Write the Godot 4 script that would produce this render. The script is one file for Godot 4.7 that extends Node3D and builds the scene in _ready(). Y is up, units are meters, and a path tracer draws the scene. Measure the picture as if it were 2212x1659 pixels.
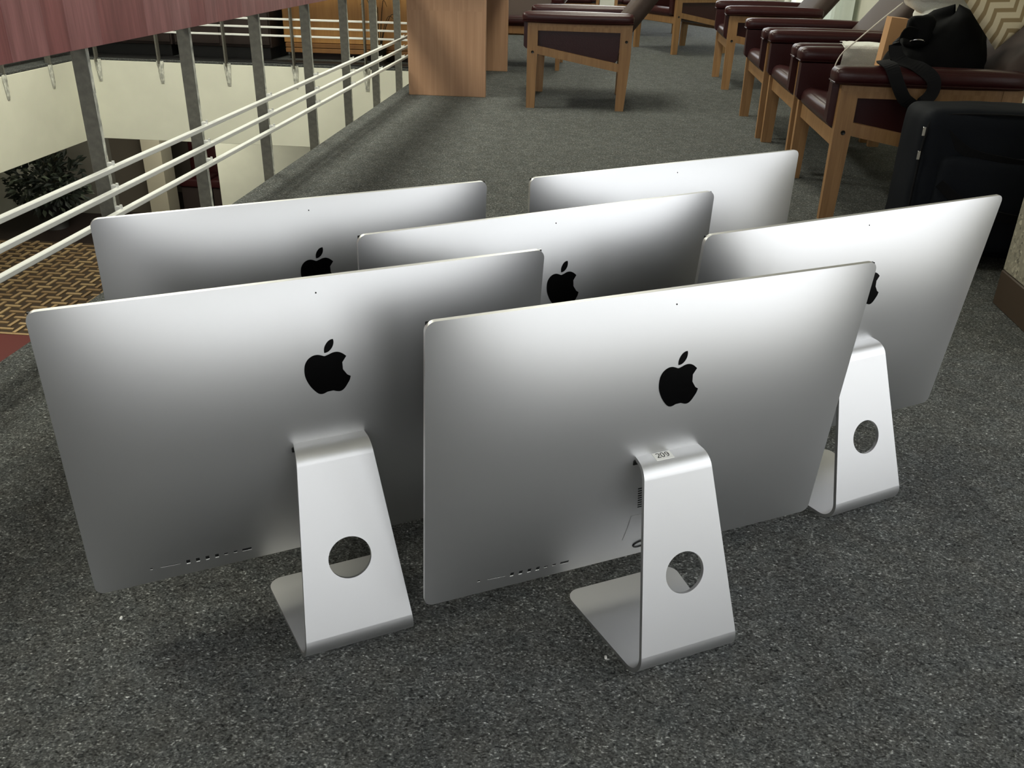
extends Node3D
# Six slim all-in-one computers on the carpet of a gallery, seen from behind.
# Building frame: s runs along the gallery edge (away from the camera), t to the right of that edge, y up.

const BA := -0.09374            # turn of the building about y
const E0 := Vector3(-1.355, 0, 0)
var BT := Transform3D(Basis(Vector3.UP, BA), E0)
var used := {}
var M := {}
var rng := RandomNumberGenerator.new()

# ------------------------------------------------------------------ naming
func numbered(called: String) -> String:
	var n: int = used.get(called, 0)
	used[called] = n + 1
	return called if n == 0 else "%s_%03d" % [called, n]

func at(s: float, t: float, y := 0.0) -> Vector3:
	return BT * Vector3(t, y, -s)

func thing(called: String, label: String, category: String, where: Vector3, turn := 0.0, group := "") -> Node3D:
	var o := Node3D.new()
	o.name = numbered(called)
	add_child(o)
	o.position = where
	o.rotation.y = turn
	mark(o, label, category, group)
	return o

func mark(o: Node3D, label: String, category: String, group := "") -> void:
	o.set_meta("label", label)
	o.set_meta("category", category)
	if group != "":
		o.set_meta("group", group)

func part(called: String, st: SurfaceTool, m: Material, parent: Node3D) -> MeshInstance3D:
	var o := MeshInstance3D.new()
	o.name = called
	st.generate_normals()
	o.mesh = st.commit()
	o.material_override = m
	parent.add_child(o, true)
	return o

func same(called: String, mesh: Mesh, m: Material, parent: Node3D, xf: Transform3D) -> MeshInstance3D:
	var o := MeshInstance3D.new()
	o.name = called
	o.mesh = mesh
	o.material_override = m
	parent.add_child(o, true)
	o.transform = xf
	return o

func struct(called: String, st: SurfaceTool, m: Material, in_building := true) -> MeshInstance3D:
	var o := part(called, st, m, self)
	o.set_meta("kind", "structure")
	if in_building:
		o.transform = BT
	return o

# ------------------------------------------------------------------ shapes
func ns(smooth := false) -> SurfaceTool:
	var st := SurfaceTool.new()
	st.begin(Mesh.PRIMITIVE_TRIANGLES)
	st.set_smooth_group(0 if smooth else -1)
	return st

func tri(st: SurfaceTool, a: Vector3, b: Vector3, c: Vector3, out: Vector3) -> void:
	if (b - a).cross(c - a).dot(out) > 0.0:
		var k := b
		b = c
		c = k
	st.add_vertex(a)
	st.add_vertex(b)
	st.add_vertex(c)

func quad(st: SurfaceTool, a: Vector3, b: Vector3, c: Vector3, d: Vector3, out: Vector3) -> void:
	tri(st, a, b, c, out)
	tri(st, a, c, d, out)

func bx(st: SurfaceTool, lo: Vector3, hi: Vector3, bev := 0.003, xf := Transform3D.IDENTITY) -> void:
	# a box with chamfered edges
	var c := (lo + hi) / 2.0
	var h := (hi - lo) / 2.0
	h = h.abs()
	var b := minf(bev, minf(h.x, minf(h.y, h.z)) * 0.6)
	var p := func(sx: int, sy: int, sz: int, k: int) -> Vector3:
		var v := Vector3(h.x - b, h.y - b, h.z - b)
		v[k] = h[k]
		return xf * (c + Vector3(v.x * sx, v.y * sy, v.z * sz))
	var sg := [-1, 1]
	for s in sg:
		quad(st, p.call(s, -1, -1, 0), p.call(s, 1, -1, 0), p.call(s, 1, 1, 0), p.call(s, -1, 1, 0), xf.basis * Vector3(s, 0, 0))
		quad(st, p.call(-1, s, -1, 1), p.call(1, s, -1, 1), p.call(1, s, 1, 1), p.call(-1, s, 1, 1), xf.basis * Vector3(0, s, 0))
		quad(st, p.call(-1, -1, s, 2), p.call(1, -1, s, 2), p.call(1, 1, s, 2), p.call(-1, 1, s, 2), xf.basis * Vector3(0, 0, s))
	for s in sg:
		for u in sg:
			quad(st, p.call(s, u, -1, 0), p.call(s, u, 1, 0), p.call(s, u, 1, 1), p.call(s, u, -1, 1), xf.basis * Vector3(s, u, 0))
			quad(st, p.call(s, -1, u, 0), p.call(s, 1, u, 0), p.call(s, 1, u, 2), p.call(s, -1, u, 2), xf.basis * Vector3(s, 0, u))
			quad(st, p.call(-1, s, u, 1), p.call(1, s, u, 1), p.call(1, s, u, 2), p.call(-1, s, u, 2), xf.basis * Vector3(0, s, u))
			for w in sg:
				tri(st, p.call(s, u, w, 0), p.call(s, u, w, 1), p.call(s, u, w, 2), xf.basis * Vector3(s, u, w))

func grid(st: SurfaceTool, rows: Array, flip := false, closed := false) -> void:
	# rows of equally many points, smooth
	for i in rows.size() - 1:
		var a: Array = rows[i]
		var b: Array = rows[i + 1]
		var n := a.size()
		for j in (n if closed else n - 1):
			var j2 := (j + 1) % n
			var q := [a[j], b[j], b[j2], a[j2]]
			if flip:
				q.reverse()
			for k in [0, 1, 2, 0, 2, 3]:
				st.add_vertex(q[k])

func prism(st: SurfaceTool, poly: PackedVector2Array, z0: float, z1: float, xf := Transform3D.IDENTITY) -> void:
	# a polygon in x, y pulled out along z
	var ix := Geometry2D.triangulate_polygon(poly)
	var b := xf.basis
	for k in range(0, ix.size(), 3):
		for e in [[z0, -1.0], [z1, 1.0]]:
			var v: Array = []
			for m in 3:
				var q: Vector2 = poly[ix[k + m]]
				v.append(xf * Vector3(q.x, q.y, e[0]))
			tri(st, v[0], v[1], v[2], b * Vector3(0, 0, e[1]))
	var cw := Geometry2D.is_polygon_clockwise(poly)
	for k in poly.size():
		var p := poly[k]
		var q := poly[(k + 1) % poly.size()]
		var d := q - p
		var o := Vector3(-d.y, d.x, 0) if cw else Vector3(d.y, -d.x, 0)
		quad(st, xf * Vector3(p.x, p.y, z0), xf * Vector3(q.x, q.y, z0), xf * Vector3(q.x, q.y, z1), xf * Vector3(p.x, p.y, z1), b * o)

func puff(st: SurfaceTool, c: Vector3, size: Vector3, r: float, bulge := Vector3.ZERO, n := 12, xf := Transform3D.IDENTITY, rough := 0.0, noise: FastNoiseLite = null) -> void:
	# a padded, rounded block
	var h := size / 2.0
	for ax in 3:
		for sg in [-1.0, 1.0]:
			var rows := []
			for i in n + 1:
				var row := []
				for j in n + 1:
					var q := Vector3.ZERO
					q[ax] = sg
					q[(ax + 1) % 3] = sin((2.0 * i / n - 1.0) * PI / 2.0)
					q[(ax + 2) % 3] = sin((2.0 * j / n - 1.0) * PI / 2.0)
					var p := q * h
					var lim := (h - Vector3.ONE * r).max(Vector3.ZERO)
					var inn := p.clamp(-lim, lim)
					var d := (p - inn).normalized()
					var o := inn + d * r
					var bl := Vector3((1 - q.y * q.y) * (1 - q.z * q.z), (1 - q.x * q.x) * (1 - q.z * q.z), (1 - q.x * q.x) * (1 - q.y * q.y))
					o += Vector3(signf(o.x) * bulge.x * bl.x * absf(q.x), signf(o.y) * bulge.y * bl.y * absf(q.y), signf(o.z) * bulge.z * bl.z * absf(q.z))
					if noise:
						o += d * rough * noise.get_noise_3dv((c + o) * 100.0)
					row.append(xf * (c + o))
				rows.append(row)
			grid(st, rows, sg > 0)

func tube(st: SurfaceTool, pts: Array, r: float, n := 8, r1 := -1.0) -> void:
	var rows := []
	var up := Vector3(0.31, 0.87, 0.38).normalized()
	for i in pts.size():
		var a: Vector3 = pts[maxi(i - 1, 0)]
		var b: Vector3 = pts[mini(i + 1, pts.size() - 1)]
		var d := (b - a).normalized()
		var u := d.cross(up).normalized()
		up = u.cross(d).normalized()
		var rr := r if r1 < 0 else lerpf(r, r1, float(i) / maxi(pts.size() - 1, 1))
		var row := []
		for k in n:
			var w := TAU * k / n
			row.append(pts[i] + (u * cos(w) + up * sin(w)) * rr)
		rows.append(row)
	grid(st, rows, false, true)
	for e in [0, pts.size() - 1]:
		var c: Vector3 = pts[e]
		var out: Vector3 = c - pts[1 if e == 0 else e - 1]
		for k in n:
			tri(st, c, rows[e][k], rows[e][(k + 1) % n], out)

func curve(pts: Array, n := 6) -> Array:
	# Catmull-Rom through the points
	var out := []
	for i in pts.size() - 1:
		var a: Vector3 = pts[maxi(i - 1, 0)]
		var b: Vector3 = pts[i]
		var c: Vector3 = pts[i + 1]
		var d: Vector3 = pts[mini(i + 2, pts.size() - 1)]
		for k in n:
			out.append(b.cubic_interpolate(c, a, d, float(k) / n))
	out.append(pts[-1])
	return out

func ribbon(st: SurfaceTool, pts: Array, across: Array, w: float, th: float) -> void:
	# a flat strap; across gives the width direction at each point
	var rows := []
	for i in pts.size():
		var d: Vector3 = (pts[mini(i + 1, pts.size() - 1)] - pts[maxi(i - 1, 0)]).normalized()
		var a: Vector3 = across[i]
		a = (a - d * a.dot(d)).normalized() * w / 2.0
		var nn := d.cross(a).normalized() * th / 2.0
		rows.append([pts[i] + a + nn, pts[i] - a + nn, pts[i] - a - nn, pts[i] + a - nn])
	st.set_smooth_group(-1)
	grid(st, rows, true, true)

func cyl(st: SurfaceTool, a: Vector3, b: Vector3, r: float, n := 16) -> void:
	tube(st, [a, b], r, n)

# ------------------------------------------------------------------ textures
func noise_image(size: int, f: Callable) -> ImageTexture:
	var data := PackedByteArray()
	data.resize(size * size * 3)
	var k := 0
	for y in size:
		for x in size:
			var c: Color = f.call(x, y)
			data[k] = int(clampf(c.r, 0, 1) * 255)
			data[k + 1] = int(clampf(c.g, 0, 1) * 255)
			data[k + 2] = int(clampf(c.b, 0, 1) * 255)
			k += 3
	return ImageTexture.create_from_image(Image.create_from_data(size, size, false, Image.FORMAT_RGB8, data))

func fnl(freq: float, seed_ := 1, oct := 3) -> FastNoiseLite:
	var n := FastNoiseLite.new()
	n.seed = seed_
	n.noise_type = FastNoiseLite.TYPE_SIMPLEX_SMOOTH
	n.frequency = freq
	n.fractal_octaves = oct
	return n

func mat(c: Color, rough := 0.6, metal := 0.0) -> StandardMaterial3D:
	var m := StandardMaterial3D.new()
	m.albedo_color = c
	m.roughness = rough
	m.metallic = metal
	return m

func tri_tex(m: StandardMaterial3D, t: Texture2D, scale: float, world := false) -> StandardMaterial3D:
	m.albedo_texture = t
	m.uv1_triplanar = true
	m.uv1_world_triplanar = world
	m.uv1_scale = Vector3.ONE * scale
	return m

func grey(v: float) -> Color:
	return Color(v, v, v)

func wood_tex(seed_: int, a: Color, b: Color, stretch := 14.0) -> ImageTexture:
	# grain runs along the image's y
	var n1 := fnl(0.02, seed_, 4)
	var n2 := fnl(0.15, seed_ + 7, 2)
	return noise_image(256, func(x: int, y: int) -> Color:
		var w := 0.5 + 0.5 * n1.get_noise_2d(x * 3.0, y * 3.0 / stretch) + 0.25 * n2.get_noise_2d(x * 3.0, y / stretch)
		return a.lerp(b, clampf(w, 0, 1)))

func make_materials() -> void:
	# carpet: speckled grey needle felt
	rng.seed = 11
	var cs := 1024
	var fib := PackedFloat32Array()
	fib.resize(cs * cs)
	for k in 330000:
		var px := rng.randi() % cs
		var py := rng.randi() % cs
		var ang := rng.randf() * TAU
		var ln := rng.randi_range(1, 4)
		var v := rng.randfn(0.0, 1.0)
		for j in ln:
			var qx := posmod(px + int(round(cos(ang) * j)), cs)
			var qy := posmod(py + int(round(sin(ang) * j)), cs)
			fib[qy * cs + qx] = v
	var coarse := fnl(0.012, 5, 4)
	var warm := fnl(0.02, 9, 2)
	var carpet_tex := noise_image(cs, func(x: int, y: int) -> Color:
		var v := 0.6 * fib[y * cs + x] + 0.55 * fib[((y * 3 + 177) % cs) * cs + (x + 411) % cs] + 0.3 * fib[y * cs + (x + 1) % cs]
		var l := 0.305 * exp(0.42 * v) * (1.0 + 0.10 * coarse.get_noise_2d(x, y))
		var w := 0.004 * warm.get_noise_2d(x, y)
		return Color(l * 0.985 + w, l, l * 0.98 - w))
	var carpet_h := noise_image(cs, func(x: int, y: int) -> Color:
		return grey(0.5 + 0.18 * fib[y * cs + x]))
	var c := mat(Color.WHITE, 0.95)
	c.metallic_specular = 0.2
	tri_tex(c, carpet_tex, 0.72, true)
	c.heightmap_enabled = true
	c.heightmap_texture = carpet_h
	c.heightmap_scale = 0.25
	M.carpet = c

	M.alu = mat(Color(0.80, 0.80, 0.80), 0.46, 1.0)
	M.alu_edge = mat(Color(0.55, 0.56, 0.56), 0.45, 1.0)
	M.logo = mat(Color(0.008, 0.008, 0.009), 0.35)
	M.logo.metallic_specular = 0.2
	M.black = mat(Color(0.01, 0.01, 0.011), 0.6)
	M.glass_black = mat(Color(0.01, 0.01, 0.012), 0.06)
	M.paper = mat(Color(0.86, 0.86, 0.84), 0.7)
	M.ink = mat(Color(0.08, 0.08, 0.09), 0.7)

	var oak := wood_tex(21, Color(0.62, 0.475, 0.315), Color(0.50, 0.365, 0.23))
	M.oak = tri_tex(mat(Color.WHITE, 0.5), oak, 2.2)
	var lam := wood_tex(33, Color(0.74, 0.59, 0.47), Color(0.65, 0.495, 0.38), 30.0)
	M.laminate = tri_tex(mat(Color.WHITE, 0.45), lam, 2.0)
	var ply := wood_tex(41, Color(0.72, 0.54, 0.30), Color(0.60, 0.42, 0.22))
	M.plywood = tri_tex(mat(Color.WHITE, 0.5), ply, 1.2)
	M.plinth = tri_tex(mat(Color(0.72, 0.68, 0.64), 0.55), ply, 1.2)
	for k in 4:
		var red := wood_tex(51 + k, Color(0.60, 0.37, 0.365).lightened(0.05 * k), Color(0.43, 0.25, 0.245).lightened(0.03 * k), 10.0)
		M["red%d" % k] = tri_tex(mat(Color.WHITE, 0.5), red, 1.6)

	var lt := fnl(0.09, 61, 3)
	var leather_h := noise_image(256, func(x: int, y: int) -> Color: return grey(0.5 + 0.5 * lt.get_noise_2d(x, y)))
	var le := mat(Color(0.195, 0.08, 0.084), 0.34)
	le.metallic_specular = 0.4
	le.heightmap_enabled = true
	le.heightmap_texture = leather_h
	le.heightmap_scale = 0.03
	le.uv1_triplanar = true
	le.uv1_scale = Vector3.ONE * 4.0
	M.leather = le
	var lb: StandardMaterial3D = le.duplicate()
	lb.albedo_color = Color(0.27, 0.225, 0.205)
	lb.roughness = 0.6
	lb.metallic_specular = 0.3
	M.leather_taupe = lb

	var pn := fnl(0.05, 71, 4)
	var post_tex := noise_image(256, func(x: int, y: int) -> Color:
		var v := 0.40 + 0.05 * pn.get_noise_2d(x, y)
		return Color(v, v * 0.98, v * 0.90))
	M.post = tri_tex(mat(Color.WHITE, 0.5, 0.2), post_tex, 3.0)
	M.white_paint = mat(Color(0.88, 0.88, 0.86), 0.4)
	var wn := fnl(0.02, 81, 3)
	var wall_tex := noise_image(256, func(x: int, y: int) -> Color:
		var v := 1.0 + 0.02 * wn.get_noise_2d(x, y)
		return Color(0.87 * v, 0.865 * v, 0.80 * v))
	M.cream = tri_tex(mat(Color.WHITE, 0.8), wall_tex, 0.7)
	var drip := fnl(0.06, 83, 4)
	var bracket_tex := noise_image(128, func(x: int, y: int) -> Color:
		var v := 0.72 + 0.30 * drip.get_noise_2d(x, y * 0.5)
		return Color(v, v, v * 0.94))
	M.bracket = tri_tex(mat(Color.WHITE, 0.7), bracket_tex, 6.0)
	M.ceiling = mat(Color(0.85, 0.85, 0.82), 0.9)
	M.taupe = mat(Color(0.36, 0.33, 0.29), 0.85)
	M.beige = mat(Color(0.66, 0.63, 0.56), 0.85)
	M.grey_wall = mat(Color(0.47, 0.455, 0.42), 0.85)
	M.dark_brown = mat(Color(0.15, 0.10, 0.08), 0.75)
	M.maroon_floor = mat(Color(0.13, 0.085, 0.07), 0.6)
	M.maroon_band = mat(Color(0.34, 0.14, 0.125), 0.9)
	M.rug = mat(Color(0.22, 0.165, 0.10), 0.95)
	M.strip = [mat(Color(0.60, 0.50, 0.36), 0.9), mat(Color(0.54, 0.44, 0.31), 0.9), mat(Color(0.64, 0.54, 0.39), 0.9)]

	# pebble-dash column
	rng.seed = 17
	var ps := 512
	var peb := PackedFloat32Array()
	peb.resize(ps * ps)
	peb.fill(0.0)
	for k in 5200:
		var px := rng.randi() % ps
		var py := rng.randi() % ps
		var rr := rng.randi_range(2, 5)
		var v := rng.randfn(0.0, 1.0)
		for j in range(-rr, rr + 1):
			for i in range(-rr, rr + 1):
				if i * i + j * j <= rr * rr:
					peb[posmod(py + j, ps) * ps + posmod(px + i, ps)] = v
	var st_tex := noise_image(ps, func(x: int, y: int) -> Color:
		var v := 0.52 + 0.075 * peb[y * ps + x]
		return Color(v, v * 0.965, v * 0.85))
	var st_h := noise_image(ps, func(x: int, y: int) -> Color: return grey(0.5 + 0.15 * peb[y * ps + x]))
	var sm := tri_tex(mat(Color.WHITE, 0.9), st_tex, 1.6)
	sm.heightmap_enabled = true
	sm.heightmap_texture = st_h
	sm.heightmap_scale = 0.4
	M.stone = sm
	M.skirting = mat(Color(0.22, 0.165, 0.11), 0.6)

	var fb := fnl(0.4, 91, 2)
	var fab_h := noise_image(256, func(x: int, y: int) -> Color: return grey(0.5 + 0.25 * sin(x * TAU / 4.0) * sin(y * TAU / 4.0) + 0.2 * fb.get_noise_2d(x, y)))
	var nb := mat(Color(0.075, 0.085, 0.105), 0.75)
	nb.metallic_specular = 0.22
	nb.heightmap_enabled = true
	nb.heightmap_texture = fab_h
	nb.heightmap_scale = 0.04
	nb.uv1_triplanar = true
	nb.uv1_scale = Vector3.ONE * 5.0
	M.navy = nb
	var bk: StandardMaterial3D = nb.duplicate()
	bk.albedo_color = Color(0.03, 0.03, 0.034)
	M.black_cloth = bk
	M.strap = mat(Color(0.085, 0.085, 0.09), 0.7)
	M.strap.metallic_specular = 0.2
	var terry := fnl(0.25, 95, 3)
	var terry_h := noise_image(256, func(x: int, y: int) -> Color: return grey(0.5 + 0.5 * terry.get_noise_2d(x, y)))
	var tw := mat(Color(0.95, 0.95, 0.92), 0.95)
	tw.heightmap_enabled = true
	tw.heightmap_texture = terry_h
	tw.heightmap_scale = 0.5
	tw.uv1_triplanar = true
	tw.uv1_scale = Vector3.ONE * 5.0
	M.terry = tw
	M.tan = mat(Color(0.72, 0.55, 0.38), 0.8)
	M.chrome = mat(Color(0.85, 0.85, 0.87), 0.2, 1.0)
	M.cord = mat(Color(0.82, 0.80, 0.76), 0.7)
	# zigzag cloth, printed along its own uv
	var zig := noise_image(256, func(x: int, y: int) -> Color:
		var z := absf(fposmod(x / 32.0, 2.0) - 1.0)
		var k := fposmod((y / 32.0) + z, 1.0)
		return Color(0.83, 0.78, 0.66) if k < 0.58 else Color(0.58, 0.50, 0.37))
	var zm := mat(Color.WHITE, 0.9)
	zm.albedo_texture = zig
	M.zigzag = zm
	var cu := mat(Color(0.84, 0.87, 0.83), 0.9)
	cu.backlight_enabled = true
	cu.backlight = Color(0.5, 0.52, 0.5)
	M.curtain = cu
	M.leaf = mat(Color(0.065, 0.10, 0.06), 0.6)
	M.leaf_pale = mat(Color(0.30, 0.33, 0.27), 0.6)
	M.twig = mat(Color(0.16, 0.13, 0.07), 0.8)
	M.pot = mat(Color(0.10, 0.09, 0.08), 0.6)
	var gl := mat(Color(0.9, 0.95, 0.95, 0.06), 0.02)
	gl.transparency = BaseMaterial3D.TRANSPARENCY_ALPHA
	M.pane = gl
	var lamp := mat(Color(0.95, 0.95, 0.95), 0.5)
	lamp.emission_enabled = true
	lamp.emission = Color(1.0, 0.98, 0.92)
	lamp.emission_energy_multiplier = 1.6
	M.lamp = lamp

# ------------------------------------------------------------------ the computers
const W := 0.65
const H := 0.4374
const BLO := -0.1935           # bottom edge below the hinge
const HINGE := 0.265
const DEEP := 0.042
const RIM := 0.006

func back_z(x: float, y: float) -> float:
	var u := minf(absf(x) / (W / 2.0), 1.0)
	var v := minf(absf((y - BLO - H / 2.0) / (H / 2.0)), 1.0)
	return DEEP * (1.0 - pow(u, 3.8)) * (1.0 - pow(v, 2.4))

func back_frame(x: float, y: float, lift := 0.0) -> Transform3D:
	# a frame on the curved back: z out of it
	var e := 0.0005
	var dx := Vector3(e, 0, back_z(x + e, y) - back_z(x - e, y) - 0.0)
	dx.x = 2 * e
	var dy := Vector3(0, 2 * e, back_z(x, y + e) - back_z(x, y - e))
	var n := dx.cross(dy).normalized()
	var xx := (dx - n * dx.dot(n)).normalized()
	return Transform3D(Basis(xx, n.cross(xx), n), Vector3(x, y, back_z(x, y)) + n * lift)

func on_back(st: SurfaceTool, poly: PackedVector2Array, lift: float) -> void:
	# a thin plate that follows the curved back
	var ix := Geometry2D.triangulate_polygon(poly)
	var tris := []
	for k in range(0, ix.size(), 3):
		tris.append([poly[ix[k]], poly[ix[k + 1]], poly[ix[k + 2]]])
	for lv in 3:
		var nx := []
		for t in tris:
			var a: Vector2 = t[0]
			var b: Vector2 = t[1]
			var c: Vector2 = t[2]
			var l := maxf(a.distance_to(b), maxf(b.distance_to(c), c.distance_to(a)))
			if l < 0.012:
				nx.append(t)
				continue
			var ab := (a + b) / 2
			var bc := (b + c) / 2
			var ca := (c + a) / 2
			nx.append_array([[a, ab, ca], [ab, b, bc], [ca, bc, c], [ab, bc, ca]])
		tris = nx
	for t in tris:
		var v := []
		for q: Vector2 in t:
			v.append(Vector3(q.x, q.y, back_z(q.x, q.y) + lift))
		tri(st, v[0], v[1], v[2], Vector3(0, 0, 1))
	for k in poly.size():
		var p := poly[k]
		var q := poly[(k + 1) % poly.size()]
		var d := q - p
		var o := Vector3(d.y, -d.x, 0)
		if Geometry2D.is_polygon_clockwise(poly):
			o = -o
		quad(st, Vector3(p.x, p.y, back_z(p.x, p.y) - 0.0005), Vector3(q.x, q.y, back_z(q.x, q.y) - 0.0005), Vector3(q.x, q.y, back_z(q.x, q.y) + lift), Vector3(p.x, p.y, back_z(p.x, p.y) + lift), o)

func smooth_loop(pts: Array, corners: Array, n := 4) -> PackedVector2Array:
	# closed Catmull-Rom in mm, sharp at the listed points
	var out := PackedVector2Array()
	var c := pts.size()
	for i in c:
		var b: Vector2 = pts[i]
		var d: Vector2 = pts[(i + 1) % c]
		var a: Vector2 = pts[(i - 1 + c) % c] if not corners.has(i) else b
		var e: Vector2 = pts[(i + 2) % c] if not corners.has((i + 1) % c) else d
		for k in n:
			out.append(b.cubic_interpolate(d, a, e, float(k) / n) * 0.001)
	return out

func make_computer() -> Node3D:
	var t := thing("all_in_one_computer", "computer", "computer", Vector3.ZERO)
	# housing: curved back, thin rim
	var st := ns(true)
	var r := 0.013
	var ys := []
	for k in 9:
		ys.append(BLO + r * (1.0 - cos(PI / 2 * k / 8.0)))
	for k in range(1, 48):
		ys.append(lerpf(BLO + r, BLO + H - r, k / 48.0))
	for k in 9:
		ys.append(BLO + H - r * (1.0 - sin(PI / 2 * k / 8.0)))
	var half := func(y: float) -> float:
		var e: float = minf(y - BLO, BLO + H - y)
		return W / 2.0 if e >= r else W / 2.0 - r + sqrt(maxf(0.0, r * r - (r - e) * (r - e)))
	var rows := []
	for y: float in ys:
		var row := []
		for j in 65:
			var a := sin((2.0 * j / 64.0 - 1.0) * PI / 2.0)
			a = lerpf(a, 2.0 * j / 64.0 - 1.0, 0.5)
			var x: float = a * half.call(y)
			row.append(Vector3(x, y, back_z(x, y)))
		rows.append(row)
	grid(st, rows)
	st.set_smooth_group(1)
	var loop := []
	for y: float in ys:
		loop.append(Vector2(half.call(y), y))
	for k in range(ys.size() - 1, -1, -1):
		loop.append(Vector2(-half.call(ys[k]), ys[k]))
	var ring0 := []
	var ring1 := []
	for q: Vector2 in loop:
		ring0.append(Vector3(q.x, q.y, 0))
		ring1.append(Vector3(q.x, q.y, -RIM))
	grid(st, [ring0, ring1], true, true)
	st.set_smooth_group(2)
	var fl := PackedVector2Array()
	for q: Vector2 in loop:
		if fl.is_empty() or fl[-1].distance_to(q) > 1e-5:
			fl.append(q)
	var ix := Geometry2D.triangulate_polygon(fl)
	for k in range(0, ix.size(), 3):
		tri(st, Vector3(fl[ix[k]].x, fl[ix[k]].y, -RIM), Vector3(fl[ix[k + 1]].x, fl[ix[k + 1]].y, -RIM), Vector3(fl[ix[k + 2]].x, fl[ix[k + 2]].y, -RIM), Vector3(0, 0, -1))
	var hs := part("housing", st, M.alu, t)
	hs.position.y = HINGE
	# front glass, seen only from the other side
	st = ns()
	bx(st, Vector3(-W / 2 + 0.002, BLO + 0.07, -RIM - 0.0015), Vector3(W / 2 - 0.002, BLO + H - 0.002, -RIM + 0.0005), 0.0006)
	part("screen", st, M.glass_black, hs).set_meta("label", "black glass screen")
	# emblem
	var body := [Vector2(8.1, 147.2), Vector2(12.2, 147.8), Vector2(17.0, 149.8), Vector2(21.9, 150.6), Vector2(26.5, 150.0), Vector2(31.3, 147.6), Vector2(36.2, 143.3), Vector2(32.6, 140.1), Vector2(30.3, 135.6), Vector2(29.5, 130.2), Vector2(30.3, 125.9), Vector2(32.5, 121.2), Vector2(35.6, 117.5), Vector2(39.9, 114.6), Vector2(38.1, 109.4), Vector2(34.8, 104.2), Vector2(31.5, 99.7), Vector2(28.0, 96.6), Vector2(24.2, 95.5), Vector2(19.9, 96.3), Vector2(15.4, 98.1), Vector2(11.5, 98.5), Vector2(7.8, 97.7), Vector2(3.4, 96.0), Vector2(-0.4, 95.7), Vector2(-4.4, 97.4), Vector2(-8.6, 101.8), Vector2(-13.0, 108.0), Vector2(-16.2, 114.2), Vector2(-18.5, 120.6), Vector2(-19.5, 126.4), Vector2(-19.4, 132.6), Vector2(-18.2, 138.9), Vector2(-15.2, 144.3), Vector2(-11.0, 148.0), Vector2(-5.9, 150.1), Vector2(-0.7, 150.3), Vector2(3.9, 148.9)]
	var leaf := [Vector2(8.1, 151.5), Vector2(8.3, 156.2), Vector2(10.3, 161.2), Vector2(13.8, 165.3), Vector2(17.5, 167.4), Vector2(21.1, 167.9), Vector2(21.5, 164.9), Vector2(20.5, 160.4), Vector2(18.1, 156.4), Vector2(14.5, 153.2), Vector2(11.2, 151.8)]
	for l in [body, leaf]:
		for k in l.size():
			l[k] -= Vector2(6.0, 0)
	st = ns()
	on_back(st, smooth_loop(body, [6, 13]), 0.0006)
	on_back(st, smooth_loop(leaf, [0, 5]), 0.0006)
	part("logo", st, M.logo, hs).set_meta("label", "black bitten fruit emblem with a leaf")
	# ports: headphone jack, card slot, four square ports, two small ones, network socket
	var ports := [["audio_jack", -250.0, 3.4, 3.4], ["card_slot", -225.0, 26.0, 1.6]]
	for k in 4:
		ports.append(["usb_port", -201.6 + 12.9 * k, 5.0, 10.0])
	for k in 2:
		ports.append(["display_port", -150.4 + 12.9 * k, 5.0, 4.4])
	ports.append(["network_socket", -121.5, 13.0, 6.4])
	for p in ports:
		var fr := back_frame(p[1] * 0.001, -0.162)
		st = ns()
		bx(st, Vector3(-p[2], -p[3], -2.0) * 0.0005, Vector3(p[2], p[3], 0.5) * 0.0005, 0.0002, fr)
		var o := part(p[0], st, M.black, hs)
		st = ns()
		var bh: float = 3.2 if p[3] > 8 else 1.2 if p[3] > 2 else 0.6
		bx(st, Vector3(-p[2], -p[3], -1.0) * 0.0005, Vector3(p[2], -p[3] + bh * 1.6, 0.7) * 0.0005, 0.0001, fr)
		part("painted_lit_edge", st, M.white_paint, o)  # white strip painted in for the lit inner bottom edge of the port
	# cooling slots behind the neck
	for k in 9:
		var y := -0.031 - 0.0045 * k
		var fr := back_frame(0.0, y)
		st = ns()
		bx(st, Vector3(-0.036 + 0.0008 * k, -0.0011, -0.002), Vector3(0.036 - 0.0008 * k, 0.0011, 0.0003), 0.0002, fr)
		part("vent_slot", st, M.black, hs)
	# pinhole of the microphone
	st = ns(true)
	var fm := back_frame(0.001, 0.2265)
	cyl(st, fm * Vector3(0, 0, -0.001), fm * Vector3(0, 0, 0.0002), 0.0011, 10)
	part("microphone_hole", st, M.black, hs)
	# memory cover: a thin plate with a visible edge
	st = ns()
	var door := PackedVector2Array([Vector2(-0.036, -0.083), Vector2(-0.036, -0.138), Vector2(0.036, -0.138), Vector2(0.036, -0.083)])
	on_back(st, door, 0.0005)
	part("memory_cover", st, M.alu, hs)
	# power inlet ring
	var fi := back_frame(0.0, -0.160)
	st = ns(true)
	var ring := []
	for k in 25:
		var a := TAU * k / 24.0
		ring.append(fi * Vector3(cos(a) * 0.0105, sin(a) * 0.0085, 0.0004))
	tube(st, ring, 0.0016, 6)
	part("power_inlet", st, M.black, hs)
	# slot the neck goes into
	st = ns()
	bx(st, Vector3(-0.052, 0.012, 0.02), Vector3(0.052, 0.0225, back_z(0.05, 0.02) + 0.0012), 0.002)
	part("hinge_slot", st, M.black, hs)

	# stand: one bent plate
	var T := 0.006
	var R := 0.026
	var Rt := 0.022
	var lean := deg_to_rad(17.5)
	var zc := 0.121
	var zf := -0.045
	var y0 := T / 2
	var path := []                       # [z, y, normal angle]
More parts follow.
